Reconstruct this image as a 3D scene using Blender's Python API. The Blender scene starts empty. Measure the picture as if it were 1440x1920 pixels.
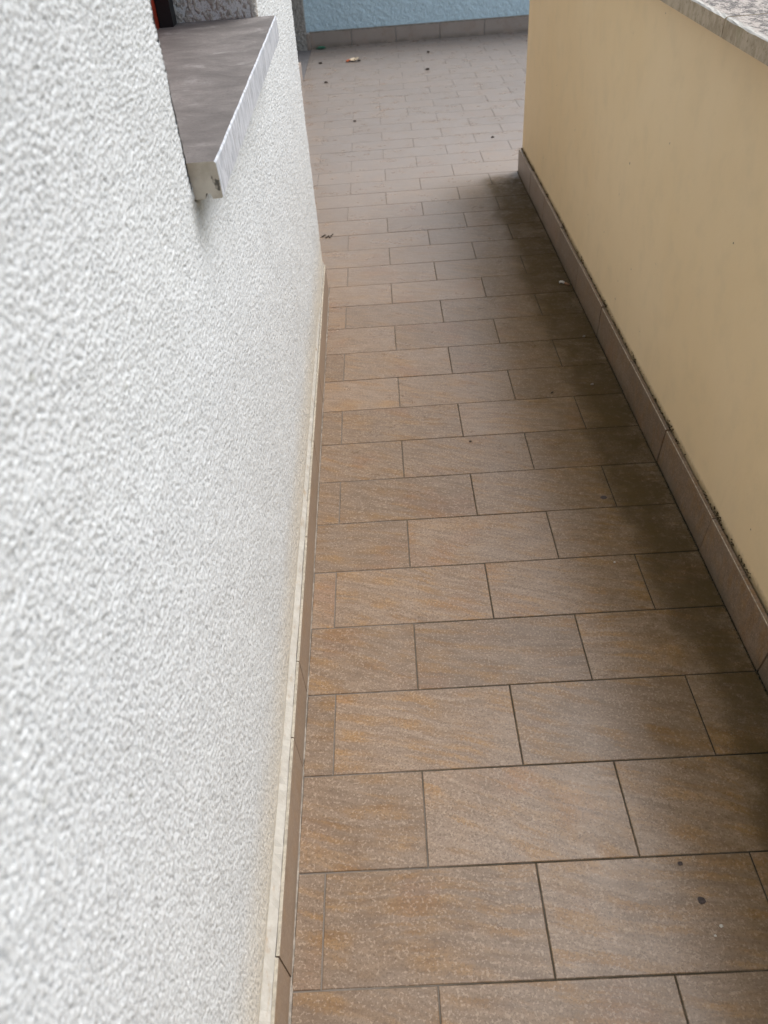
import bpy, bmesh, math, random
import numpy as np
from mathutils import Vector, Matrix

S = bpy.context.scene
COL = S.collection
U = 1/3.0                      # one tile length in metres; all layout below is in tile lengths
random.seed(7); rng = np.random.default_rng(11)

# ------------------------------------------------------------------ camera
cam = bpy.data.cameras.new('camera'); cam_o = bpy.data.objects.new('camera', cam); COL.objects.link(cam_o)
cam.sensor_fit = 'VERTICAL'; cam.sensor_height = 36.0
cam.lens = 1449.8/1920*36
rt = Vector((0.99773897, -0.02053131, -0.06399546)); up = Vector((0.06191898, 0.65107386, 0.75648455))
fw = Vector((-0.02613415, 0.75873664, -0.65087304))
cam_o.matrix_world = Matrix.Translation(Vector((0.4814, -1.1874, 3.6811))*U) @ Matrix((rt, up, -fw)).transposed().to_4x4()
cam.clip_start = 0.02; cam.clip_end = 600
cam.dof.use_dof = True; cam.dof.focus_distance = 1.45; cam.dof.aperture_fstop = 7.4
S.camera = cam_o

# ------------------------------------------------------------------ light
SUN_EL, SUN_AZ = math.radians(55), math.radians(52)      # azimuth measured from +Y towards +X
W = bpy.data.worlds.new('World'); S.world = W; W.use_nodes = True
nt = W.node_tree; nt.nodes.clear()
sky = nt.nodes.new('ShaderNodeTexSky'); sky.sky_type = 'NISHITA'; sky.sun_disc = False
sky.sun_elevation = SUN_EL; sky.sun_rotation = SUN_AZ; sky.dust_density = 4.0; sky.air_density = 1.5
hsv = nt.nodes.new('ShaderNodeHueSaturation'); hsv.inputs['Saturation'].default_value = 0.58   # grey overcast
bg = nt.nodes.new('ShaderNodeBackground'); bg.inputs['Strength'].default_value = 0.14
out = nt.nodes.new('ShaderNodeOutputWorld')
nt.links.new(sky.outputs[0], hsv.inputs['Color']); nt.links.new(hsv.outputs[0], bg.inputs[0]); nt.links.new(bg.outputs[0], out.inputs[0])
sun = bpy.data.lights.new('sun', 'SUN'); sun.energy = 1.5; sun.angle = math.radians(38); sun.color = (1, 0.99, 0.98)
sun_o = bpy.data.objects.new('sun', sun); COL.objects.link(sun_o)
sd = Vector((math.sin(SUN_AZ)*math.cos(SUN_EL), math.cos(SUN_AZ)*math.cos(SUN_EL), math.sin(SUN_EL)))
sun_o.rotation_euler = sd.to_track_quat('Z', 'Y').to_euler()
S.view_settings.view_transform = 'Standard'; S.view_settings.look = 'None'; S.view_settings.gamma = 1
S.view_settings.use_curve_mapping = False; S.view_settings.exposure = 0.52

# ------------------------------------------------------------------ helpers
def link(o, parent=None):
    COL.objects.link(o)
    if parent: o.parent = parent
    return o
def tag(o, label=None, cat=None, group=None, kind=None):
    if label: o['label'] = label
    if cat: o['category'] = cat
    if group: o['group'] = group
    if kind: o['kind'] = kind
    return o
def empty(name, parent=None):
    return link(bpy.data.objects.new(name, None), parent)
def obj(name, verts, faces, mats, parent=None, loc=None, smooth=False, mi=None):
    me = bpy.data.meshes.new(name)
    v = [(a*U, b*U, c*U) for a, b, c in verts]
    me.from_pydata(v, [], faces)
    for m in (mats if isinstance(mats, (list, tuple)) else [mats]): me.materials.append(m)
    if mi: me.polygons.foreach_set('material_index', mi)
    me.update()
    bm = bmesh.new(); bm.from_mesh(me); bmesh.ops.recalc_face_normals(bm, faces=bm.faces); bm.to_mesh(me); bm.free()
    if smooth: me.polygons.foreach_set('use_smooth', [True]*len(me.polygons))
    o = bpy.data.objects.new(name, me)
    if loc: o.location = Vector(loc)*U
    return link(o, parent)
def boxv(x0, x1, y0, y1, z0, z1):
    v = [(x, y, z) for z in (z0, z1) for y in (y0, y1) for x in (x0, x1)]
    f = [(0, 2, 3, 1), (4, 5, 7, 6), (0, 1, 5, 4), (2, 6, 7, 3), (0, 4, 6, 2), (1, 3, 7, 5)]
    return v, f
def box(name, x0, x1, y0, y1, z0, z1, m, parent=None):
    v, f = boxv(x0, x1, y0, y1, z0, z1)
    return obj(name, v, f, m, parent)
def chamfer_tile(name, lx, ly, th, m, parent, loc, c=0.004, top_axis='z', skew=0.0):
    """slab lx by ly, thickness th, its finished face chamfered; built round its own centre"""
    a, b = lx/2, ly/2
    base = [(-a, -b), (a, -b), (a, b), (-a, b)]
    inn = [(-a+c, -b+c), (a-c, -b+c), (a-c, b-c), (-a+c, b-c)]
    v = [(x, y, -th) for x, y in base]+[(x, y, -c) for x, y in base]+[(x, y, 0) for x, y in inn]
    f = [(0, 3, 2, 1), (8, 9, 10, 11)]
    for i in range(4):
        j = (i+1) % 4
        f += [(i, j, j+4, i+4), (i+4, j+4, j+8, i+8)]
    return obj(name, v, f, m, parent, loc)
class VN:
    """smooth periodic value noise for displacement"""
    def __init__(s, n=512): s.n = n; s.a = rng.random((n, n)).astype(np.float32)
    def __call__(s, x, y, cell):
        x = np.asarray(x)/cell; y = np.asarray(y)/cell
        i = np.floor(x).astype(int); j = np.floor(y).astype(int); fx = x-i; fy = y-j
        fx = fx*fx*(3-2*fx); fy = fy*fy*(3-2*fy); n = s.n
        a = s.a[i % n, j % n]; b = s.a[(i+1) % n, j % n]; c = s.a[i % n, (j+1) % n]; d = s.a[(i+1) % n, (j+1) % n]
        return (a*(1-fx)+b*fx)*(1-fy)+(c*(1-fx)+d*fx)*fy
vn = VN()
def grains(x, y, cell):
    """distance to the nearest grain centre, in cells"""
    X = x/cell; Y = y/cell; i = np.floor(X).astype(int); j = np.floor(Y).astype(int)
    best = np.full(X.shape, 9.0)
    for di in (-1, 0, 1):
        for dj in (-1, 0, 1):
            a = (i+di) % vn.n; b = (j+dj) % vn.n
            px = i+di+.1+.8*vn.a[a, b]; py = j+dj+.1+.8*vn.a[(b*7+3) % vn.n, (a*5+11) % vn.n]
            best = np.minimum(best, (X-px)**2+(Y-py)**2)
    return np.sqrt(best)
def grid_mesh(name, P, keep, m, parent):
    """P: (ny,nz,3) points in metres; keep: (ny-1,nz-1) face mask"""
    ny, nz = P.shape[:2]
    idx = np.arange(ny*nz).reshape(ny, nz)
    q = np.stack([idx[:-1, :-1], idx[1:, :-1], idx[1:, 1:], idx[:-1, 1:]], -1)[keep]
    used = np.zeros(ny*nz, bool); used[q.ravel()] = True
    remap = np.cumsum(used)-1; q = remap[q]; V = P.reshape(-1, 3)[used]
    me = bpy.data.meshes.new(name)
    me.vertices.add(len(V)); me.vertices.foreach_set('co', V.astype(np.float32).ravel())
    me.loops.add(q.size); me.loops.foreach_set('vertex_index', q.astype(np.int32).ravel())
    me.polygons.add(len(q)); me.polygons.foreach_set('loop_start', np.arange(0, q.size, 4, dtype=np.int32))
    me.update(calc_edges=True); me.validate()
    me.polygons.foreach_set('use_smooth', np.ones(len(me.polygons), bool))
    me.materials.append(m)
    return link(bpy.data.objects.new(name, me), parent)

# ------------------------------------------------------------------ node helpers
class N:
    def __init__(s, name):
        s.m = bpy.data.materials.new(name); s.m.use_nodes = True; s.t = s.m.node_tree; s.t.nodes.clear()
        s.out = s.t.nodes.new('ShaderNodeOutputMaterial'); s.b = s.t.nodes.new('ShaderNodeBsdfPrincipled')
        s.t.links.new(s.b.outputs[0], s.out.inputs[0])
    def n(s, ty, **kw):
        nd = s.t.nodes.new('ShaderNode'+ty)
        for k, v in kw.items():
            if hasattr(nd, k) and k not in ('inputs',): setattr(nd, k, v)
        return nd
    def set(s, sock, v):
        if isinstance(v, bpy.types.NodeSocket): s.t.links.new(v, sock)
        elif isinstance(v, (tuple, list)) and len(v) == 3 and len(getattr(sock, 'default_value', (0,)*3)) == 4: sock.default_value = (*v, 1)
        else: sock.default_value = v
    def pos(s): return s.n('NewGeometry').outputs['Position']
    def objco(s): return s.n('TexCoord').outputs['Object']
    def rnd(s): return s.n('ObjectInfo').outputs['Random']
    def xyz(s, v):
        o = s.n('SeparateXYZ'); s.set(o.inputs[0], v); return o.outputs
    def math(s, op, a, b=0.0, c=0.0, clamp=False):
        o = s.n('Math', operation=op, use_clamp=clamp); s.set(o.inputs[0], a); s.set(o.inputs[1], b)
        if op == 'MULTIPLY_ADD': s.set(o.inputs[2], c)
        return o.outputs[0]
    def vmath(s, op, a, b=(0, 0, 0)):
        o = s.n('VectorMath', operation=op); s.set(o.inputs[0], a); s.set(o.inputs[1], b); return o.outputs[0]
    def map(s, v, sc=(1, 1, 1), rot=(0, 0, 0), loc=(0, 0, 0)):
        o = s.n('Mapping'); s.set(o.inputs[0], v); o.inputs['Scale'].default_value = sc; o.inputs['Rotation'].default_value = rot; o.inputs['Location'].default_value = loc
        return o.outputs[0]
    def noise(s, v, scale, detail=3, rough=.55, dist=0.0, col=False):
        o = s.n('TexNoise'); s.set(o.inputs['Vector'], v); o.inputs['Scale'].default_value = scale; o.inputs['Detail'].default_value = detail
        o.inputs['Roughness'].default_value = rough; o.inputs['Distortion'].default_value = dist
        return o.outputs['Color' if col else 'Fac']
    def voro(s, v, scale, feature='F1'):
        o = s.n('TexVoronoi', feature=feature); s.set(o.inputs['Vector'], v); o.inputs['Scale'].default_value = scale; return o.outputs['Distance']
    def ramp(s, v, a, b, lo=0.0, hi=1.0):
        o = s.n('MapRange', clamp=True, interpolation_type='SMOOTHSTEP'); s.set(o.inputs[0], v)
        for i, x in zip((1, 2, 3, 4), (a, b, lo, hi)): s.set(o.inputs[i], x)
        return o.outputs[0]
    def mix(s, f, a, b, mode='MIX'):
        o = s.n('Mix', data_type='RGBA', blend_type=mode); s.set(o.inputs['Factor'], f); s.set(o.inputs[6], a); s.set(o.inputs[7], b); return o.outputs[2]
    def bump(s, h, strength, dist, prev=None):
        o = s.n('Bump'); s.set(o.inputs['Height'], h); o.inputs['Strength'].default_value = strength; o.inputs['Distance'].default_value = dist
        if prev is not None: s.set(o.inputs['Normal'], prev)
        return o.outputs[0]
    def fin(s, col, rough, normal=None, spec=.5):
        s.set(s.b.inputs['Base Color'], col); s.set(s.b.inputs['Roughness'], rough); s.b.inputs['Specular IOR Level'].default_value = spec
        if normal is not None: s.set(s.b.inputs['Normal'], normal)
        return s.m

def edge_x(N_, y):      # right-hand skirting line, world metres
    return 2.43*U

# ------------------------------------------------------------------ materials
def mat_tile(name='tile_stoneware', skirting=False, vert='x'):
    n = N(name); P = n.pos(); O = n.objco(); r = n.rnd()
    off = n.n('CombineXYZ'); n.set(off.inputs[0], n.math('MULTIPLY', r, 37.0)); n.set(off.inputs[1], n.math('MULTIPLY', r, 91.0)); n.set(off.inputs[2], n.math('MULTIPLY', r, 13.0))
    C = n.vmath('ADD', O, off.outputs[0])
    # oblique drifting veins: stretched, rotated noise, warped
    warp = n.noise(C, 5, 1, .5, col=True); jit = n.noise(C, 220, 2, .6, col=True)
    Cw = n.vmath('ADD', C, n.vmath('MULTIPLY', n.vmath('SUBTRACT', warp, (.5, .5, .5)), (.045, .045, .0)))
    Cw = n.vmath('ADD', Cw, n.vmath('MULTIPLY', n.vmath('SUBTRACT', jit, (.5, .5, .5)), (.020, .0085, .0)))
    rot = n.n('VectorRotate', rotation_type='Z_AXIS'); n.set(rot.inputs['Vector'], Cw); n.set(rot.inputs['Angle'], n.math('MULTIPLY_ADD', r, .34, .10))
    V1 = n.map(rot.outputs[0], sc=(5.5, 50.0, 20)); V2 = n.map(rot.outputs[0], sc=(16.0, 105.0, 40))
    v1 = n.noise(V1, 1.0, 4, .6); v2 = n.noise(V2, 1.0, 4, .65)
    blot = n.noise(C, 14, 3, .55); x, y, z = n.xyz(P)
    grey = n.mix(n.ramp(v2, .25, .75), (.228, .158, .106), (.345, .252, .178))
    och = n.mix(n.ramp(v2, .3, .7), (.270, .150, .062), (.375, .225, .098))
    f1 = n.math('MULTIPLY', n.ramp(v1, .44, .60), n.ramp(blot, .38, .62, .30, 1.0))
    col = n.mix(n.math('MULTIPLY', f1, n.ramp(y, .3, 2.2, .85, .5)), grey, och)
    ro = n.noise(C, 7, 2, .5)
    col = n.mix(n.math('MULTIPLY', n.ramp(ro, .55, .72), n.ramp(v2, .3, .6, .1, .38)), col, (.290, .150, .085))
    col = n.mix(n.ramp(ro, .45, .28, 0, .30), col, (.30, .235, .185))
    # per tile tone
    tone = n.ramp(n.math('FRACT', n.math('MULTIPLY', r, 7.13)), 0, 1, .77, .99)
    col = n.mix(1.0, col, n.n('CombineColor').outputs[0], 'MIX') if False else col
    tc = n.n('CombineXYZ')
    for i in range(3): n.set(tc.inputs[i], tone)
    col = n.mix(1.0, col, tc.outputs[0], 'MULTIPLY')
    # grain: fine light and dark flecks
    g1 = n.noise(C, 300, 3, .75); g2 = n.noise(C, 210, 2, .65)
    col = n.mix(n.ramp(g1, .50, .64, 0, .58), col, (.110, .074, .048))
    col = n.mix(n.ramp(g2, .54, .66, 0, .34), col, (.54, .43, .33))
    col = n.mix(n.ramp(n.voro(C, 55), .06, .035, 0, .55), col, (.09, .065, .05))
    x, y, z = n.xyz(P)
    # grime: broad scuffing everywhere
    big = n.noise(P, 2.2, 4, .6); med = n.noise(P, 9, 5, .65); fine = n.noise(P, 60, 4, .7)
    col = n.mix(n.ramp(big, .45, .75, 0, .22), col, (.15, .115, .085))
    # far part is greyed: sky sheen and extra brightness painted into the colour
    far_sheen = n.math('MULTIPLY', n.ramp(y, 1.6, 4.2), n.ramp(med, .25, .6, .55, 1.0))
    col = n.mix(n.math('MULTIPLY', far_sheen, .80), col, (.250, .226, .214) if not skirting else (.42, .37, .345))  # skirting goes paler to make up for weak light there
    if not skirting:
        # damp dark algae strip at the parapet foot, with parapet shade painted in
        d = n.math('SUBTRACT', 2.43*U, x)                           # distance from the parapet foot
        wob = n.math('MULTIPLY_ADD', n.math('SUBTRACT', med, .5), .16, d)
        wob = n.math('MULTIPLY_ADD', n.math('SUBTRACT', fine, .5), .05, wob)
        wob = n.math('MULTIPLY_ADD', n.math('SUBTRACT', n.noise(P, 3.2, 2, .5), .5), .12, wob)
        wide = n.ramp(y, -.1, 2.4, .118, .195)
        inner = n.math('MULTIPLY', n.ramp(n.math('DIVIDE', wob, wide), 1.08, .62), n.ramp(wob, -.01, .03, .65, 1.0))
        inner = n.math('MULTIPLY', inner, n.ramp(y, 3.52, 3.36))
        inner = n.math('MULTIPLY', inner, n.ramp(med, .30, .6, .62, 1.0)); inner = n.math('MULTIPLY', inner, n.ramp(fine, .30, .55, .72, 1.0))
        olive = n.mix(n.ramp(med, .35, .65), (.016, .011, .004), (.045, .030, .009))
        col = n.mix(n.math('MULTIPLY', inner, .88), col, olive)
        shade_halo = n.math('MULTIPLY', n.ramp(n.math('DIVIDE', wob, wide), 2.7, .9), n.ramp(y, 3.60, 3.2))  # brown darkening painted for the parapet's shade across the right half
        col = n.mix(n.math('MULTIPLY', n.math('MULTIPLY', shade_halo, n.ramp(fine, .30, .62, .35, 1.0)), .55), col, (.115, .080, .034))
        rough = n.math('ADD', n.ramp(inner, 0, 1, 0, .3), n.ramp(med, .3, .7, .26, .36)); spec = n.ramp(n.math('MAXIMUM', inner, n.math('MULTIPLY', shade_halo, .6)), 0, .6, .36, .04)
    else:
        low = n.ramp(z, .045, .0, 0, .55)
        col = n.mix(n.math('MULTIPLY', low, n.ramp(med, .35, .6)), col, (.085, .07, .045))
        col = n.mix(n.ramp(med, .5, .72, 0, .30), col, (.33, .29, .24))
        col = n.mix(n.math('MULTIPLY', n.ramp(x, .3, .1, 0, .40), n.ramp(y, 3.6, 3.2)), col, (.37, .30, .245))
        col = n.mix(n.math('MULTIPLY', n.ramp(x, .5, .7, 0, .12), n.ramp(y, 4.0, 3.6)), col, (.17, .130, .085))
        rough = .5; spec = .4
    h = n.math('ADD', n.math('MULTIPLY', n.noise(C, 260, 3, .7), .6), n.math('MULTIPLY', v2, .8))
    nm = n.bump(h, .22, .0012)
    m = n.fin(col, rough, nm, .5); n.set(n.b.inputs['Specular IOR Level'], spec)
    return m

def mat_grout():
    n = N('grout'); P = n.pos(); x, y, z = n.xyz(P)
    a = n.noise(P, 14, 4, .6); f = n.noise(P, 300, 2, .6)
    dark = n.mix(n.ramp(a, .4, .65), (.034, .030, .020), (.105, .085, .060))
    pale = (.20, .175, .15)
    k = n.math('ADD', n.ramp(x, .02, .30, .0, 1.0), n.ramp(a, .35, .65, -.35, .35), clamp=True)
    col = n.mix(k, pale, dark)
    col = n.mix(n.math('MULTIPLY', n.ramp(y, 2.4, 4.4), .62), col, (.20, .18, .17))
    col = n.mix(n.math('MULTIPLY', n.ramp(x, .60, .72, 0, .9), n.ramp(y, 3.55, 3.3)), col, (.012, .013, .007))
    return n.fin(col, .9, n.bump(f, .5, .001), .2)

def mat_plaster(name, colr, warm=None, grain=330, bump=.9, dist=.0016, rough=.92, stain=False):
    n = N(name); P = n.pos(); x, y, z = n.xyz(P)
    g = n.noise(P, grain, 3, .6); v = n.voro(P, grain*.8)
    big = n.noise(P, 3, 4, .6)
    dark = tuple(c*.86 for c in colr)
    col = n.mix(n.ramp(big, .35, .7), colr, tuple(c*.97 for c in colr))
    if warm:
        k = n.ramp(n.math('MULTIPLY_ADD', n.math('SUBTRACT', big, .5), .10, z), .30, .12)
        col = n.mix(k, col, warm)
        k2 = n.ramp(n.math('MULTIPLY_ADD', n.math('SUBTRACT', big, .5), .03, z), .136, .118)
        col = n.mix(n.math('MULTIPLY', k2, .8), col, (.51, .475, .405))
    Pg = n.map(P, sc=(1, .6, 1))
    if stain:                             # darker sand grains in the render
        col = n.mix(n.ramp(n.noise(Pg, 330, 2, .6), .53, .64, 0, .60), col, (.33, .34, .35))
        col = n.mix(n.ramp(n.noise(Pg, 120, 2, .5), .66, .74, 0, .45), col, (.34, .34, .33))
    col = n.mix(n.ramp(n.noise(Pg, 46, 1, .5), .76, .80, 0, .5), col, (.30, .31, .27))
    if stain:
        # dull green darkening below the end of the window sill
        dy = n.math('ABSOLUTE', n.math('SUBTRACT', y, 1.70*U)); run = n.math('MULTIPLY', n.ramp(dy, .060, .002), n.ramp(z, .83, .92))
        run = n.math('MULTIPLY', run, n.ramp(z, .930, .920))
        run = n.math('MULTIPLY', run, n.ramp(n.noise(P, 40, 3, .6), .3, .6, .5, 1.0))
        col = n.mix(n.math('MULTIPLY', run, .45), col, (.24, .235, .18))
    h = n.math('ADD', g, n.math('MULTIPLY', v, .5))
    return n.fin(col, rough, n.bump(h, bump, dist), .15)

def mat_beige():
    n = N('beige_paint'); P = n.pos(); x, y, z = n.xyz(P)
    big = n.noise(P, 2.0, 4, .55); med = n.noise(P, 12, 4, .6)
    col = n.mix(n.ramp(big, .3, .7), (.86, .67, .405), (.89, .71, .455))
    col = n.mix(n.ramp(med, .45, .75, 0, .3), col, (.72, .585, .37))
    sp = n.noise(P, 48, 1, .4)
    col = n.mix(n.ramp(sp, .815, .83, 0, .8), col, (.14, .10, .06))
    # scuffs
    sc = n.noise(n.map(P, sc=(1, 30, 5)), 2.0, 4, .7)
    col = n.mix(n.ramp(sc, .72, .84, 0, .12), col, (.30, .23, .15))
    # grime tide line above the skirting
    e = n.math('MULTIPLY_ADD', n.math('SUBTRACT', n.noise(P, 90, 4, .7), .5), .02, z)
    col = n.mix(n.ramp(e, .128, .108, 0, .75), col, (.26, .19, .10))
    col = n.mix(n.math('MULTIPLY', n.ramp(n.noise(n.map(P, sc=(1, 9, 2)), 1.5, 4, .6), .48, .8), n.ramp(z, .28, .10, 0, .18)), col, (.45, .34, .19))
    h = n.math('ADD', n.math('MULTIPLY', n.noise(P, 9, 3, .5), 3.0), n.math('MULTIPLY', n.noise(P, 220, 2, .5), .25))
    return n.fin(col, .72, n.bump(n.math('ADD', h, n.math('MULTIPLY', n.noise(P, 70, 3, .6), .5)), .45, .002), .35)

def mat_sill():
    n = N('sill_stone_top'); P = n.pos()
    a = n.noise(n.map(P, sc=(3.0, 4, 1), rot=(0, 0, .5)), 3.2, 6, .66, .5); b = n.noise(P, 28, 4, .65); c = n.noise(P, 120, 3, .6)
    col = n.mix(n.ramp(a, .35, .7), (.120, .111, .108), (.212, .196, .190))
    col = n.mix(n.math('MULTIPLY', n.ramp(b, .48, .66), n.ramp(a, .50, .66, 0, .55)), col, (.33, .32, .32))
    col = n.mix(n.ramp(n.noise(P, 300, 3, .7), .45, .7, 0, .4), col, (.085, .078, .074))
    col = n.mix(n.ramp(n.voro(P, 55), .09, .05, 0, .7), col, (.05, .045, .04))
    col = n.mix(n.ramp(c, .6, .75, 0, .25), col, (.08, .075, .07))
    return n.fin(col, .75, n.bump(n.math('ADD', b, c), .35, .0015), .4)
def mat_marble():
    n = N('sill_marble_edge'); P = n.pos()
    # veins run steeply across the thickness
    a = n.noise(n.map(P, sc=(1, 60, 14), rot=(.7, 0, 0)), 1.0, 5, .72, 2.0)
    b = n.noise(n.map(P, sc=(1, 170, 40), rot=(.6, 0, 0)), 1.0, 4, .7, .8)
    col = n.mix(n.ramp(a, .38, .60), (.33, .36, .41), (.57, .60, .66))
    col = n.mix(n.math('MULTIPLY', n.ramp(b, .52, .64, 0, .75), n.ramp(n.noise(P, 16, 2, .5), .42, .6)), col, (.15, .15, .15))
    m_ = n.noise(P, 70, 4, .65); col = n.mix(n.ramp(m_, .40, .62, 0, .55), col, (.46, .48, .53))
    return n.fin(col, .55, n.bump(b, .3, .001), .4)
def mat_sill_end():
    n = N('sill_mortar_end'); P = n.pos()
    a = n.noise(P, 30, 4, .6); v = n.noise(P, 75, 2, .5)
    col = n.mix(n.ramp(a, .35, .65), (.42, .37, .30), (.56, .51, .43))
    col = n.mix(n.ramp(v, .66, .72, 0, .85), col, (.05, .045, .035))
    return n.fin(col, .85, n.bump(n.math('ADD', a, v), .5, .002), .25)
def mat_coping_face():
    n = N('coping_stone_face'); P = n.pos()
    a = n.noise(n.map(P, sc=(1, 1.6, 1)), 28.0, 5, .65); b = n.noise(n.map(P, sc=(1, 150, 110)), 1.0, 4, .75, .5); g = n.noise(P, 5, 3, .6)
    col = n.mix(n.ramp(a, .35, .65), (.38, .31, .215), (.54, .46, .345))
    col = n.mix(n.ramp(b, .55, .72, 0, .75), col, (.12, .085, .05))
    col = n.mix(n.ramp(b, .42, .28, 0, .5), col, (.50, .42, .30))
    col = n.mix(n.ramp(g, .55, .68, 0, .6), col, (.22, .215, .09))
    return n.fin(col, .85, n.bump(b, .5, .002), .3)
def mat_coping_top():
    n = N('coping_stone_top'); P = n.pos(); x, y, z = n.xyz(P)
    V = n.map(P, sc=(85, 50, 60), rot=(0, 0, .25))
    a = n.noise(V, 1.0, 6, .75, .5); b = n.noise(P, 180, 4, .7)
    col = n.mix(n.ramp(a, .44, .56), (.050, .042, .040), (.36, .32, .29))
    col = n.mix(n.ramp(b, .52, .66, 0, .6), col, (.52, .49, .46))
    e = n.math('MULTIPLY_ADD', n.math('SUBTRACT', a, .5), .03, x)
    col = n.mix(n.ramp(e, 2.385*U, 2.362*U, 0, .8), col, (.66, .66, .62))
    return n.fin(col, .7, n.bump(a, .8, .004), .5)
def plain(name, c, rough=.7, var=.25, scale=40, spec=.4, bump=.3):
    n = N(name); O = n.objco(); a = n.noise(O, scale, 4, .6)
    col = n.mix(n.ramp(a, .3, .7), tuple(v*(1-var) for v in c), tuple(min(1, v*(1+var)) for v in c))
    return n.fin(col, rough, n.bump(a, bump, .001), spec)

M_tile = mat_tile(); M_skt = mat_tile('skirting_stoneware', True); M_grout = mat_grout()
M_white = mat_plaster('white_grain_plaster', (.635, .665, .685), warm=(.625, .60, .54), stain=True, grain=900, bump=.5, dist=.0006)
M_reveal = mat_plaster('reveal_plaster', (.44, .42, .395), grain=170, dist=.004, bump=1.0)
M_pier = mat_plaster('rough_pier_plaster', (.46, .44, .41), grain=55, dist=.02, bump=1.0)
M_blue = mat_plaster('pale_blue_plaster', (.64, .84, .96), grain=110, dist=.006, bump=1.0)
M_beige = mat_beige()
M_sill = mat_sill(); M_marble = mat_marble(); M_send = mat_sill_end()
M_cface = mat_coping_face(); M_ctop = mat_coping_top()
def mat_caulk():
    n = N('cream_mortar'); P = n.pos(); a = n.noise(P, 50, 4, .6); b = n.noise(n.map(P, sc=(60, 22, 60)), 1.0, 5, .7)
    col = n.mix(n.ramp(a, .3, .7), (.41, .39, .35), (.49, .475, .435))
    col = n.mix(n.ramp(b, .54, .68, 0, .6), col, (.34, .25, .16))
    col = n.mix(n.ramp(b, .68, .74, 0, .9), col, (.10, .06, .04))
    return n.fin(col, .85, n.bump(n.math('ADD', a, b), .6, .002), .3)
M_caulk = mat_caulk(); M_bisque = plain('tile_cut_edge', (.40, .365, .30), .8, .2, 120); M_edge_glint = plain('tile_edge_glint', (.46, .39, .29), .6, .35, 120)  # the last is a painted highlight for the parapet skirting edge
M_pale = plain('pale_joint_filler', (.29, .26, .225), .85, .3, 80)
M_crust = plain('black_dirt_crust', (.075, .055, .028), .95, .5, 200, .2)
M_frame = plain('black_frame_paint', (.008, .009, .011), .5, .2, 30)
M_red = plain('red_brown_wood', (.30, .035, .015), .5, .5, 25)
M_glass = plain('dark_window_glass', (.02, .02, .022), .08, .1, 10, .5, 0)
M_ground = plain('garden_ground', (.16, .17, .13), .95, .3, 3)
M_conc = plain('grey_concrete', (.33, .32, .30), .9, .2, 12)
M_thresh = plain('dark_threshold_stone', (.14, .135, .14), .6, .2, 30)

# ------------------------------------------------------------------ geometry of the left wall
def xw(y): return -.186-.0052*y          # plaster plane
def xs(y): return -.130-.0098*y          # face of its skirting
Y_END = 6.86
WIN0, WIN1 = 1.665, 4.262                # window opening
def zs(y): return 2.842+.028*y           # top of the sill
SILL_T = .128
ZTOP = 10.5

# ------------------------------------------------------------------ ground and floor
v, f = boxv(-150, 150, -150, 150, -9.6, -9.5)
g = obj('ground', v, f, M_ground); tag(g, kind='structure')
slab = box('terrace_slab', -2.6, 8.2, -9, 23, -.6, -.030, M_conc); tag(slab, kind='structure')

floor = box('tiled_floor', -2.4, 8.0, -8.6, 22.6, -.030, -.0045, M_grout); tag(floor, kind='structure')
DY = {0: -.006, 1: -.005, 2: .003, 3: .018, 4: .021, 5: .014, 6: .003, 7: -.008, 8: -.014, 9: -.022, 10: -.020, 11: -.018,
      12: -.008, 13: -.004, 14: -.004, 15: .002, 16: .004, 17: -.004, 18: 0, 19: .008, 20: .006, 21: 0, 22: .03, 23: .05, 24: .04, 25: .03, 26: .02}
DX = {-1: .0, 0: 0, 1: -.010, 2: .021, 3: -.003, 4: -.002, 5: -.003, 6: .005, 7: -.004, 8: 0, 9: 0, 10: 0, 11: 0, 12: 0, 13: -.008, 14: .003, 15: -.004,
      16: -.005, 17: -.006, 18: -.025, 19: 0, 20: 0, 21: .01}
J = .0066                                 # joint width
shared = {}
def place_tile(x0, x1, y0, y1):
    w, d = round(x1-x0, 3), round(y1-y0, 3)
    loc = Vector(((x0+x1)/2, (y0+y1)/2, random.uniform(-.0012, .0012)))*U
    key = (w, d)
    if key in shared:
        o = bpy.data.objects.new('tile', shared[key]); o.location = loc; link(o, floor)
    else:
        o = chamfer_tile('tile', w, d, .0245, M_tile, floor, None, c=.0030); o.location = loc; shared[key] = o.data
    o.rotation_euler = (random.uniform(-.0012, .0012), random.uniform(-.0010, .0010), random.uniform(-.0012, .0012))
count = 0
for k in range(-5, 42):
    y0 = k*.5+DY.get(k, 0); y1 = (k+1)*.5+DY.get(k+1, 0); ym = (y0+y1)/2
    if k == 41: y1 = 20.98
    y0 += J/2; y1 -= J/2
    if ym < 6.8: xl = xs(ym)+.006
    else: xl = -1.10
    xr = 2.418 if ym < 10.4 else 6.6
    off = DX.get(k, random.uniform(-.012, .012)); base = 0.0 if k % 2 == 0 else .5
    j = math.floor(xl-1)
    while base+j+off < xr:
        a = base+j+off; b = a+1.0
        a2 = max(a+J/2, xl); b2 = min(b-J/2, xr)
        if b2-a2 > .03:
            place_tile(a2, b2, y0, y1); count += 1
        j += 1
print('tiles', count)

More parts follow.
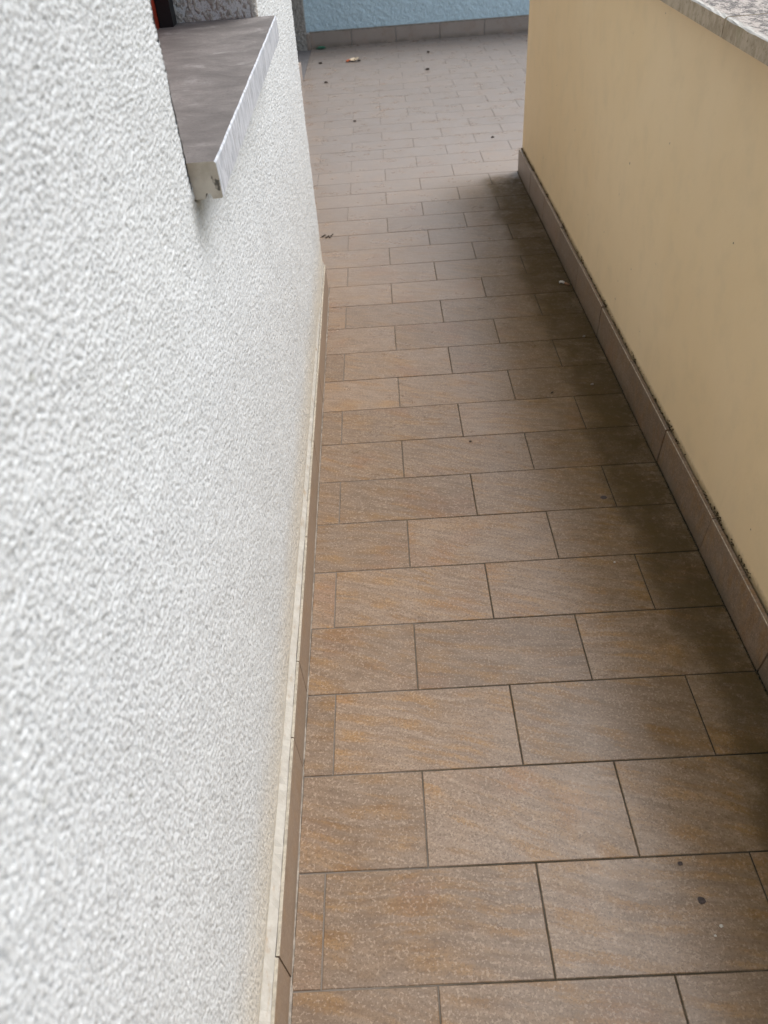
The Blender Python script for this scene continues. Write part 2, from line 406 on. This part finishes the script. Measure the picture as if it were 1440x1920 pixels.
# ------------------------------------------------------------------ left wall of the house
house = empty('house_wall')
tag(house, 'white grainy plastered house wall with a stone window sill, along the left side of the walkway', 'wall')
ya = [-1.35]
while ya[-1] < Y_END-.001:
    y = ya[-1]; dcam = math.hypot(y+1.187, .9)
    ya.append(min(Y_END, y+max(.0038, .0030*dcam)))
ya = np.array(ya); za = np.arange(.30, 3.74, .0044)
i0 = np.argmin(abs(ya-WIN0)); ya[i0] = WIN0; i1 = np.argmin(abs(ya-WIN1)); ya[i1] = WIN1
YY, ZZ = np.meshgrid(ya, za, indexing='ij')
XX = xw(YY)
ym, zm = YY*U, ZZ*U
lump = vn(ym/1.6+3, zm+3, .0022)*.60+vn(ym/1.6+9, zm+1, .0013)*.40
rough_amp = np.clip((ZZ-.355)/.06, 0, 1)
yy_ = ym/1.3+.0010*vn(ym, zm, .005)
g1 = grains(yy_+2, zm+2, .0028); g2 = grains(yy_+5, zm+7, .0052)
pits = np.clip(g1/.8, 0, 1.2)**2.2*.0012+np.clip(g1-.64, 0, 1)*.0046+np.clip(1-g2/.34, 0, 1)*.0024
disp = (-pits+(lump-.5)*.0009+(vn(yy_+3, zm+4, .0065)-.5)*.0007)*rough_amp
disp = disp+((vn(ym+1, zm+5, .16)-.5)*.0035+(vn(ym+7, zm+2, .045)-.5)*.0013)*np.clip((ZZ-.33)/.3, 0, 1)
# rounded arrises at the window jambs and at the far corner
def rnd_edge(d, r): t = np.clip(1-d/r, 0, 1); return -r*(1-np.sqrt(np.clip(1-t*t, 0, 1)))
above = ZZ > zs(YY)-.06
r1 = np.where(above & (YY <= WIN0), rnd_edge(WIN0-YY, .030), 0); r2 = np.where(above & (YY >= WIN1), rnd_edge(YY-WIN1, .030), 0)
r3 = rnd_edge(Y_END-YY, .040)
XM = XX*U+disp+(r1+r2+r3)*U
# ragged edges
P = np.stack([XM, ym, zm], -1)
yc = (YY[:-1, :-1]+YY[1:, 1:])/2; zc = (ZZ[:-1, :-1]+ZZ[1:, 1:])/2
keep = ~((yc > WIN0) & (yc < WIN1) & (zc > zs(yc)-SILL_T-.004))
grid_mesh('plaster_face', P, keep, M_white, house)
# body of the wall behind and above (the face above eye height, masonry core)
TH = .75
box('wall_core', -1.05, xw(8)-.02, -8.5, WIN0, 0, ZTOP, M_white, house)
box('wall_core', -1.05, xw(8)-.02, WIN1, Y_END-.02, 0, ZTOP, M_white, house)
box('wall_core', -1.05, xw(8)-.02, WIN0, WIN1, 0, 2.66, M_white, house)
box('wall_core', -1.05, xw(8)-.02, WIN0, WIN1, 7.2, ZTOP, M_white, house)
box('plaster_upper', xw(8)-.02, xw(3), -8.5, WIN0, 3.735, ZTOP, M_white, house)
box('plaster_upper', xw(8)-.02, xw(3)-.006, WIN1, Y_END-.001, 3.735, ZTOP, M_white, house)
box('plaster_upper', xw(8)-.02, xw(0), -8.5, -1.352, 0, 3.735, M_white, house)
box('plaster_upper', xw(8)-.02, xw(3), WIN0, WIN1, 7.2, ZTOP, M_white, house)
# window reveals: coarse scratched plaster
def reveal(y, sgn, name='reveal'):
    xa = np.linspace(-.86, xw(y)+.0, 150); zb = np.linspace(2.80, 4.2, 260)
    A, B = np.meshgrid(xa, zb, indexing='ij'); am, bm_ = A*U, B*U
    h = vn(am+2+sgn, bm_*.6+am*.5+4, .0055)*.6+vn(am+5, bm_+8, .0026)*.4
    d = (h-.5)*.0055
    rr = rnd_edge(xw(y)-A, .030)
    Pn = np.stack([am, np.full_like(am, y*U)-sgn*(d+rr*U), bm_], -1)
    grid_mesh(name, Pn, np.ones((len(xa)-1, len(zb)-1), bool), M_reveal, house)
reveal(WIN1, 1); reveal(WIN0, -1)
box('reveal', -.86, xw(8)-.02, WIN1+.008, WIN1+.03, 4.19, 7.2, M_reveal, house)
box('reveal', -.86, xw(8)-.02, WIN0-.03, WIN0-.008, 4.19, 7.2, M_reveal, house)

# window sill
def sill():
    ny = 60; prof = []
    X0, X1 = -.88, -.098
    # cross-section (x, z below top), counter-clockwise, with the drip groove under the nose
    sec = [(X0, 0), (-.60, 0), (-.35, 0), (-.20, 0), (X1-.006, 0), (X1, -.006), (X1, -.065), (X1, -SILL_T+.004), (X1-.004, -SILL_T),
           (X1-.036, -SILL_T-.001), (X1-.042, -SILL_T+.020), (X1-.058, -SILL_T+.022), (X1-.064, -SILL_T+.002), (-.21, -SILL_T+.003), (X0, -SILL_T)]
    V = []; F = []; mi = []; ns = len(sec)
    ys = np.linspace(WIN0+.004, WIN1-.003, ny)
    for i, y in enumerate(ys):
        for q, (x, z) in enumerate(sec):
            jx = jz = 0
            if q in (4, 5): jx = -.003*float(vn(y*2, 5.5, .08)); jz = -.002*float(vn(y*2, 8.5, .05))
            if q in (7, 8, 9): jz = random.uniform(0, .003)
            V.append((x+jx, y, zs(y)+z+jz))
    for i in range(ny-1):
        for q in range(ns):
            r = (q+1) % ns
            F.append((i*ns+q, (i+1)*ns+q, (i+1)*ns+r, i*ns+r)); mi.append(1 if q in (4, 5, 6, 7) else 0)
    F.append(tuple(range(ns))); mi.append(2); F.append(tuple((ny-1)*ns+q for q in range(ns))[::-1]); mi.append(2)
    return obj('window_sill', V, F, [M_sill, M_marble, M_send], house, mi=mi)
sill()
# rest of the window: stile, rails, sash, pane
box('window_frame', -.775, -.695, WIN1-.115, WIN1-.004, 2.90, 7.2, M_frame, house)
box('window_frame', -.80, -.695, WIN0+.004, WIN0+.115, 2.90, 7.2, M_frame, house)
box('window_frame', -.802, -.697, WIN0+.115, WIN1-.115, 7.05, 7.2, M_frame, house)
sash = box('window_sash', -.90, -.780, WIN1-.34, WIN1-.03, 2.92, 7.1, M_red, house)
box('window_sash', -.90, -.804, WIN0+.03, WIN0+.30, 2.92, 7.1, M_red, house)
box('window_sash', -.899, -.805, WIN0+.30, WIN1-.34, 2.93, 3.22, M_red, house)
box('window_pane', -.87, -.85, WIN0+.30, WIN1-.34, 3.22, 7.08, M_glass, house)

# skirting of the house wall
LSK = [-1.93, -.93, .05, 1.06, 1.54, 2.55, 3.62, 4.63, 5.64, 6.87]
HS = .335
for a, b in zip(LSK[:-1], LSK[1:]):
    a2, b2 = a+.003, b-.003; t = .014; sk = -.035
    dx = random.uniform(-.003, .003); c = .004
    V = []
    for (y, x0) in ((a2, xs(a2)+dx), (b2, xs(b2)+dx)):
        yt = y+sk if y not in (LSK[-1]-.005,) else y
        V += [(x0-t, y, -.02), (x0, y, -.02), (x0, yt, HS-c), (x0-c, yt, HS), (x0-t, yt, HS)]
    F = [(0, 1, 2, 3, 4), (9, 8, 7, 6, 5)]+[(i, i+5, (i+1) % 5+5, (i+1) % 5) for i in range(5)]
    cx, cy = (xs(a)+xs(b))/2, (a+b)/2
    obj('skirting_tile', [(x-cx, y-cy, z) for x, y, z in V], F, [M_skt, M_bisque], house, (cx, cy, 0), mi=[0, 0, 0, 0, 1, 1, 0])
# cream mortar fillet on the ledge behind the skirting tiles, and pale filler at their foot
V = []; F = []; ys = np.linspace(-1.9, 6.85, 260)
for i, y in enumerate(ys):
    n1 = float(vn(y*3, 1.5, .10)); n2 = float(vn(y*5, 7.5, .06))
    V += [(xw(y)-.03, y, .25), (xs(y)-.0145, y, .25), (xs(y)-.0150-.003*n1, y, HS-.008+.010*n2), (xw(y)+.001, y, .347+.014*n1), (xw(y)-.03, y, .37)]
for i in range(len(ys)-1):
    for q in range(5):
        r = (q+1) % 5; F.append((i*5+q, (i+1)*5+q, (i+1)*5+r, i*5+r))
obj('mortar_fillet', V, F, M_caulk, house, smooth=False)
V = []; F = []
ys = np.linspace(-1.9, 6.84, 300)
for y in ys:
    w = .001+.010*float(vn(y*4, 3.3, .12))
    V += [(xs(y)-.004, y, -.004), (xs(y)+w, y, -.004), (xs(y)+w*.9, y, .0022), (xs(y)-.004, y, .010)]
for i in range(len(ys)-1):
    for q in range(4): r = (q+1) % 4; F.append((i*4+q, (i+1)*4+q, (i+1)*4+r, i*4+r))
obj('joint_filler', V, F, M_pale, house)

# house wall return and the set-back wall with the doorway further on
back = empty('set_back_wall')
tag(back, 'rough grey plastered house wall set back on the far left, ending in a dark doorway beside the blue wall', 'wall')
XB = -1.19
box('plaster_face', -1.9, XB, Y_END+.05, 17.45, 0, ZTOP, M_reveal, back)
box('plaster_face', -1.9, XB, 20.72, 21.05, 0, ZTOP, M_pier, back)
box('lintel', -1.9, XB-.004, 17.45, 20.72, 7.0, ZTOP, M_reveal, back)
box('door_panel', -1.88, -1.80, 17.47, 20.70, 0.01, 6.99, M_frame, back)
box('threshold', -1.80, -1.105, 17.47, 20.70, -.02, .006, M_thresh, back)
y = Y_END+.06
while y < 17.4:
    y2 = min(y+1, 17.48)
    cx, cy = XB+.04, (y+y2)/2; v, f = boxv(-.035, .035, -(y2-y)/2+.004, (y2-y)/2-.004, -.02, .34)
    obj('skirting_tile', v, f, M_skt, back, (cx, cy, 0)); y += 1
v, f = boxv(-.03, .03, -.13, .12, -.02, .34); obj('skirting_tile', v, f, M_skt, back, (XB+.04, 20.86, 0))

box('shade_slab', -1.9, 1.3, 12.5, 20.9, 9.5, 10.0, M_white, back)  # unseen slab added overhead to darken the back-left floor
# ------------------------------------------------------------------ blue wall across the end
blue = empty('blue_wall')
tag(blue, 'pale blue rough plastered wall with a row of tile skirting, across the far end of the terrace', 'wall')
xa = np.arange(-1.3, 5.2, .018); zb = np.arange(.30, 2.3, .018)
A, B = np.meshgrid(xa, zb, indexing='ij'); am, bm_ = A*U, B*U
h = vn(am*1.0+bm_*.35+2, bm_+4, .016)*.6+vn(am+bm_*.3+5, bm_+8, .009)*.4
Pn = np.stack([am, np.full_like(am, 21.03*U)-(h-.5)*.010, bm_], -1)
grid_mesh('plaster_face', Pn, np.ones((len(xa)-1, len(zb)-1), bool), M_blue, blue)
box('wall_core', -1.9, 9.0, 21.06, 21.7, -.5, 3.5, M_blue, blue)
X = [-1.12, -.092, 1.009, 2.095, 3.192, 4.28, 5.37, 6.46, 7.55]
for a, b in zip(X[:-1], X[1:]):
    w = (b-a)/2-.006
    v, f = boxv(-w, w, -.04, .03, -.02, .315)
    obj('skirting_tile', v, f, M_skt, blue, ((a+b)/2, 21.02, 0))
V = []; F = []                            # pale paint line on top of that skirting
box('paint_edge', -1.12, 7.5, 20.985, 21.045, .317, .345, M_pale, blue)

# ------------------------------------------------------------------ parapet on the right
par = empty('parapet_wall')
tag(par, 'smooth beige painted parapet wall with stone coping and tile skirting, along the right side of the walkway', 'wall')
XP = 2.468; YP = 10.47
def zc(y): return 2.705+.0225*y-.004
ys = np.linspace(-8.5, YP, 420); V = []; F = []
NZ = 24
for i, y in enumerate(ys):
    for q in range(NZ):
        z = -.02+(zc(y)+.02)*q/(NZ-1)
        u = (float(vn(y*U+3, z*U+2, .35))-.5)*.010
        rr = -float(rnd_edge(np.array(YP-y), .03))
        V.append((XP+u+rr, y, z))
for i in range(len(ys)-1):
    for q in range(NZ-1): F.append((i*NZ+q, (i+1)*NZ+q, (i+1)*NZ+q+1, i*NZ+q+1))
obj('painted_face', V, F, M_beige, par, smooth=True)
box('wall_core', XP+.012, 3.15, -8.5, YP-.003, -.02, 2.62, M_beige, par)
# coping slabs
CJ = [-8.4, -5.4, -2.4, .62, 3.62, 6.62, 9.4, 10.55]
for a, b in zip(CJ[:-1], CJ[1:]):
    a2, b2 = a+.007, b-.007; ny = 50; X0, X1, T = 2.352, 3.30, .098; c = .010
    sec = [(X0, -T), (X0, -T+.03), (X0, -c), (X0+c*.6, -.003), (X0+c*2, 0), (X0+.3, 0), (X1-c, 0), (X1, -c), (X1, -T)]
    ns = len(sec); V = []; F = []; mi = []; cy = (a+b)/2
    for i, y in enumerate(np.linspace(a2, b2, ny)):
        for q, (x, z) in enumerate(sec):
            jx = random.uniform(0, .004) if q in (2, 3) else 0; jz = random.uniform(-.003, 0) if q in (2, 3, 4) else 0
            if q in (2, 3) and random.random() < .06: jx += .003; jz -= .003
            V.append((x+jx-2.8, y-cy, zc(y)+T+z+jz))
    for i in range(ny-1):
        for q in range(ns):
            r = (q+1) % ns; F.append((i*ns+q, (i+1)*ns+q, (i+1)*ns+r, i*ns+r)); mi.append(1 if q in (2, 3, 4, 5, 6) else 0)
    F.append(tuple(range(ns))); F.append(tuple((ny-1)*ns+q for q in range(ns))[::-1]); mi += [0, 0]
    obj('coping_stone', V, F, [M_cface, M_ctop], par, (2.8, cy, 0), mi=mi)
box('mortar_bed', 2.385, 3.2, -8.4, 10.4, 2.60, 2.70, M_crust, par) if False else None
# parapet skirting
RSK = [-2.5, -1.49, -.48, .52, 1.52, 2.52, 3.50, 4.51, 5.51, 6.51, 7.5, 8.5, 9.49, 10.48]
HR = .318
for n_, (a, b) in enumerate(zip(RSK[:-1], RSK[1:])):
    a2, b2 = a+.005, b-.005; t = .026; c = .004; dx = random.uniform(-.004, .004); dz = random.uniform(-.006, .008)
    V = []
    for y, s in ((a2, -.05), (b2, -.05 if b < 10 else 0)):
        V += [(t/2+.0, y, -.02), (-t/2, y, -.02), (-t/2, y+s, HR-c+dz), (-t/2+c, y+s, HR+dz), (t/2, y+s, HR+dz)]
    cy = (a+b)/2
    V = [(x, y-cy, z) for x, y, z in V]; MI = [0, 0, 0, 0, 1, 0, 0]  # pale chamfer paints the light caught by the top edge
    F = [(0, 1, 2, 3, 4), (9, 8, 7, 6, 5)]+[(i, i+5, (i+1) % 5+5, (i+1) % 5) for i in range(5)]
    obj('skirting_tile', V, F, [M_skt, M_edge_glint], par, (2.430+t/2+dx, cy, 0), mi=MI)
v, f = boxv(2.43, 2.9, 10.48, 10.505, -.02, .318); obj('skirting_tile', [(x-2.66, y-10.49, z) for x, y, z in v], f, M_skt, par, (2.66, 10.49, 0))

# ------------------------------------------------------------------ dirt crust along the parapet ledge and foot (uncountable)
def lumps(name, pts, m, parent=None):
    V = []; F = []
    for (x, y, z, r) in pts:
        b = len(V)
        for (dx, dy, dz) in ((1, 0, 0), (-1, 0, 0), (0, 1, 0), (0, -1, 0), (0, 0, 1), (0, 0, -1)):
            k = r*random.uniform(.6, 1.3); V.append((x+dx*k, y+dy*k*1.4, z+dz*k*.8))
        for a_, b_, c_ in ((0, 2, 4), (2, 1, 4), (1, 3, 4), (3, 0, 4), (2, 0, 5), (1, 2, 5), (3, 1, 5), (0, 3, 5)): F.append((b+a_, b+b_, b+c_))
    return obj(name, V, F, m, parent)
pts = []
y = -.6
while y < 10.4:
    dens = float(vn(y*2.1, 4.4, .35))
    near_joint = min(abs(y-(j-.05)) for j in RSK)
    p = .05+.9*max(0, dens-.35)+(.9 if near_joint < .06 else 0)
    if random.random() < p:
        for q in range(3):
            pts.append((2.456+random.uniform(0, .010), y+random.uniform(-.006, .006), HR+.002+abs(random.gauss(0, .012 if near_joint > .1 else .022)), random.uniform(.0025, .007)))
    y += .010
crust = lumps('dirt_crust', pts, M_crust, par); crust['kind'] = 'stuff'
pts = []
for i in range(2600):
    y = random.uniform(.2, 10.4); pts.append((2.424-abs(random.gauss(0, .006)), y, .0005, random.uniform(.002, .0055)))
for i in range(420):
    y = random.triangular(4.2, 10.2, 6.6); d = random.expovariate(1/.08)
    if d < .5: pts.append((2.42-d, y, .002, random.uniform(.0015, .0050)))
grit = lumps('fallen_grit', pts, M_crust); tag(grit, 'loose black grit and soil gathered along the foot of the beige parapet', 'grit', kind='stuff')

# ------------------------------------------------------------------ small things lying about
def blob(name, loc, s, m, label, cat, group=None, seed=0, rot=0, rough=.25, parts=None):
    rd = random.Random(seed); bm = bmesh.new(); bmesh.ops.create_icosphere(bm, subdivisions=2, radius=1)
    for v in bm.verts:
        k = 1+rd.uniform(-rough, rough); v.co = Vector((v.co.x*s[0]*k*U, v.co.y*s[1]*k*U, v.co.z*s[2]*k*U))
    me = bpy.data.meshes.new(name); bm.to_mesh(me); bm.free(); me.materials.append(m)
    o = bpy.data.objects.new(name, me); o.location = Vector((loc[0], loc[1], loc[2]+s[2]*.8))*U; o.rotation_euler.z = rot
    link(o); return tag(o, label, cat, group)
M_peb = plain('pale_pebble', (.26, .22, .18), .8, .2, 300)
M_dk = plain('dark_crumb', (.05, .038, .028), .9, .3, 300)
M_gum = plain('flattened_gum', (.060, .045, .042), .7, .3, 200)
M_spk = plain('white_speck', (.60, .57, .51), .8, .1, 200)
blob('gum_spot', (1.708, .287, .0005), (.017, .018, .0015), M_gum, 'black flattened gum spot in the middle of the large tile at the lower right', 'gum spot', seed=1)
blob('gum_spot', (1.665, .456, .0005), (.012, .010, .0015), M_gum, 'small black gum spot near the upper joint of the large tile at the lower right', 'gum spot', seed=2)
blob('gum_spot', (1.935, 3.112, .0005), (.022, .020, .0012), M_gum, 'round brown gum spot beside a tile joint in mid walkway, near the parapet', 'gum spot', seed=3)
blob('stone_chip', (1.848, 2.445, .001), (.007, .006, .004), M_spk, 'tiny white stone chip on a tile halfway along the walkway', 'stone chip', seed=4)
blob('stone_chip', (1.757, .174, .001), (.008, .007, .003), M_spk, 'upper of two tiny pale stone chips on the large tile at the lower right', 'stone chip', seed=5)
blob('stone_chip', (1.718, .136, .001), (.006, .005, .003), M_spk, 'lower of two tiny pale stone chips on the large tile at the lower right', 'stone chip', seed=6)
blob('pebble', (2.306, 5.494, .002), (.014, .011, .009), M_peb, 'small pale pebble in the dirt below the parapet, nearer the cigarette end', 'pebble', seed=7)
blob('pebble', (2.19, 4.634, .002), (.013, .010, .008), M_peb, 'small pale pebble in the dark stain, on the short cut tile by the parapet', 'pebble', seed=8)
blob('soil_crumb', (1.825, 4.548, .002), (.018, .007, .005), M_dk, 'thin curled dark twig crumb lying on a tile joint left of the pebble', 'crumb', seed=9, rot=.7)
blob('soil_crumb', (1.05, 3.909, .002), (.011, .009, .004), M_dk, 'dark soil crumb alone in the middle of the walkway', 'crumb', seed=10)
blob('soil_crumb', (1.571, 17.55, .002), (.045, .035, .02), M_dk, 'dark crumb on the far terrace floor in front of the blue wall, right of centre', 'crumb', seed=11)
blob('soil_crumb', (1.70, 19.35, .002), (.035, .025, .02), M_dk, 'dark crumb closest to the blue wall, right of centre', 'crumb', seed=21)
blob('soil_crumb', (-.60, 17.05, .002), (.038, .035, .018), M_dk, 'dark crumb on the far terrace floor below the orange peel', 'crumb', seed=12)
blob('soil_crumb', (-.80, 19.05, .002), (.040, .030, .018), M_dk, 'dark crumb between the doorway and the orange peel', 'crumb', seed=22)
blob('soil_crumb', (.029, 13.844, .002), (.028, .018, .012), M_dk, 'small dark crumb on the far floor just past the end of the left wall', 'crumb', seed=13)
blob('soil_crumb', (2.29, 12.243, .002), (.026, .016, .012), M_dk, 'small dark crumb on the bright floor by the end of the parapet', 'crumb', seed=14)
for i in range(9):
    blob('soil_crumb', (-.335+i*.016, 8.51+random.uniform(-.05, .05), .001), (.010, .014, .007), M_dk, 'dark soil crumb in the little clump beside the end of the white wall', 'crumb', 'clump of soil crumbs by the white wall end', seed=30+i)
blob('stone_chip', (-.80, 4.16, zs(4.16)+.001), (.016, .020, .016), M_spk, 'white chip of plaster lying at the back of the window sill', 'stone chip', seed=15)

# cigarette end: bent paper tube with a darker tip
def tube(name, path, r, m, parent=None, n=10):
    V = []; F = []
    for i, p in enumerate(path):
        p = Vector(p); d = (Vector(path[min(i+1, len(path)-1)])-Vector(path[max(i-1, 0)])).normalized()
        s_ = d.cross(Vector((0, 0, 1))).normalized(); u_ = s_.cross(d)
        rr = r[i] if isinstance(r, (list, tuple)) else r
        for q in range(n):
            a = 2*math.pi*q/n; V.append(tuple(p+s_*math.cos(a)*rr+u_*math.sin(a)*rr))
    for i in range(len(path)-1):
        for q in range(n): F.append((i*n+q, i*n+(q+1) % n, (i+1)*n+(q+1) % n, (i+1)*n+q))
    F.append(tuple(range(n))[::-1]); F.append(tuple((len(path)-1)*n+q for q in range(n)))
    return obj(name, V, F, m, parent, smooth=True)
cig = empty('cigarette_end'); tag(cig, 'crushed white cigarette end lying in the dirt at the foot of the beige parapet', 'cigarette end')
tube('paper', [(2.300, 6.70, .014), (2.325, 6.69, .022), (2.350, 6.665, .018)], [.012, .013, .011], M_spk, cig)
tube('filter', [(2.351, 6.664, .018), (2.370, 6.645, .016), (2.388, 6.62, .013)], [.012, .012, .011], plain('tan_filter_paper', (.30, .16, .08), .8), cig)

# green leaf-like scrap and orange peel wrapper far off by the blue wall
def sheet(name, loc, pts, m, parent=None, curl=.02, th=.006, sub=6, seed=1):
    rd = random.Random(seed); V = []; F = []
    n = len(pts); rings = 4
    for side in (0, 1):
        for k in range(rings):
            t = 1-k/rings
            for (x, y) in pts:
                d = math.hypot(x, y)*t
                V.append((loc[0]+x*t, loc[1]+y*t, loc[2]+curl*8*d*d*4+rd.uniform(-.5, .5)*curl*.25+(th if side == 0 else 0)))
        V.append((loc[0], loc[1], loc[2]+(th if side == 0 else 0)))
    off = rings*n+1
    for s_ in (0, 1):
        o = s_*off
        for k in range(rings-1):
            for q in range(n): F.append((o+k*n+q, o+k*n+(q+1) % n, o+(k+1)*n+(q+1) % n, o+(k+1)*n+q))
        for q in range(n): F.append((o+(rings-1)*n+q, o+(rings-1)*n+(q+1) % n, o+rings*n))
    for q in range(n): F.append((q, (q+1) % n, off+(q+1) % n, off+q))
    return obj(name, V, F, m, parent)
M_green = plain('green_foil', (.006, .125, .070), .35, .4, 60)
leaf = empty('green_scrap'); tag(leaf, 'folded dark green scrap of wrapping against the skirting of the blue wall', 'wrapping scrap')
sheet('flap', (-.86, 20.80, .004), [(.13, -.03), (.10, .06), (.02, .10), (-.08, .10), (-.14, .05), (-.12, -.03), (-.03, -.07), (.06, -.08)], M_green, leaf, .02, seed=3)
sheet('flap', (-.83, 20.77, .035), [(.09, .02), (.03, .07), (-.08, .05), (-.10, 0), (-.03, -.04), (.05, -.04)], plain('light_green_foil', (.02, .22, .13), .35, .3, 60), leaf, .04, seed=4)
peel = empty('crumpled_wrapper'); tag(peel, 'small crumpled cream and orange wrapper on the far floor in front of the blue wall', 'wrapper')
M_cream = plain('cream_paper', (.62, .52, .38), .8, .2, 60); M_or = plain('orange_paper', (.42, .10, .03), .7, .3, 60)
sheet('paper', (-.05, 19.03, .012), [(.12, -.05), (.13, .05), (.04, .11), (-.05, .09), (-.08, .0), (-.04, -.07), (.05, -.10)], M_cream, peel, .07, seed=5)
sheet('torn_corner', (-.16, 19.01, .010), [(.05, -.05), (.05, .07), (-.02, .08), (-.06, .02), (-.03, -.06)], M_or, peel, .08, seed=6)
sheet('torn_corner', (.09, 18.97, .014), [(.04, -.03), (.03, .04), (-.03, .05), (-.04, -.03)], M_dk, peel, .08, seed=7)

# ------------------------------------------------------------------ unseen wall added to hold back light from behind
rear = empty('rear_blocker'); tag(rear, 'unseen white plastered wall added behind the viewer to shade the walkway', 'wall')
box('plaster_face', -1.0, 3.3, -9.2, -8.55, -.02, 5.0, M_white, rear)
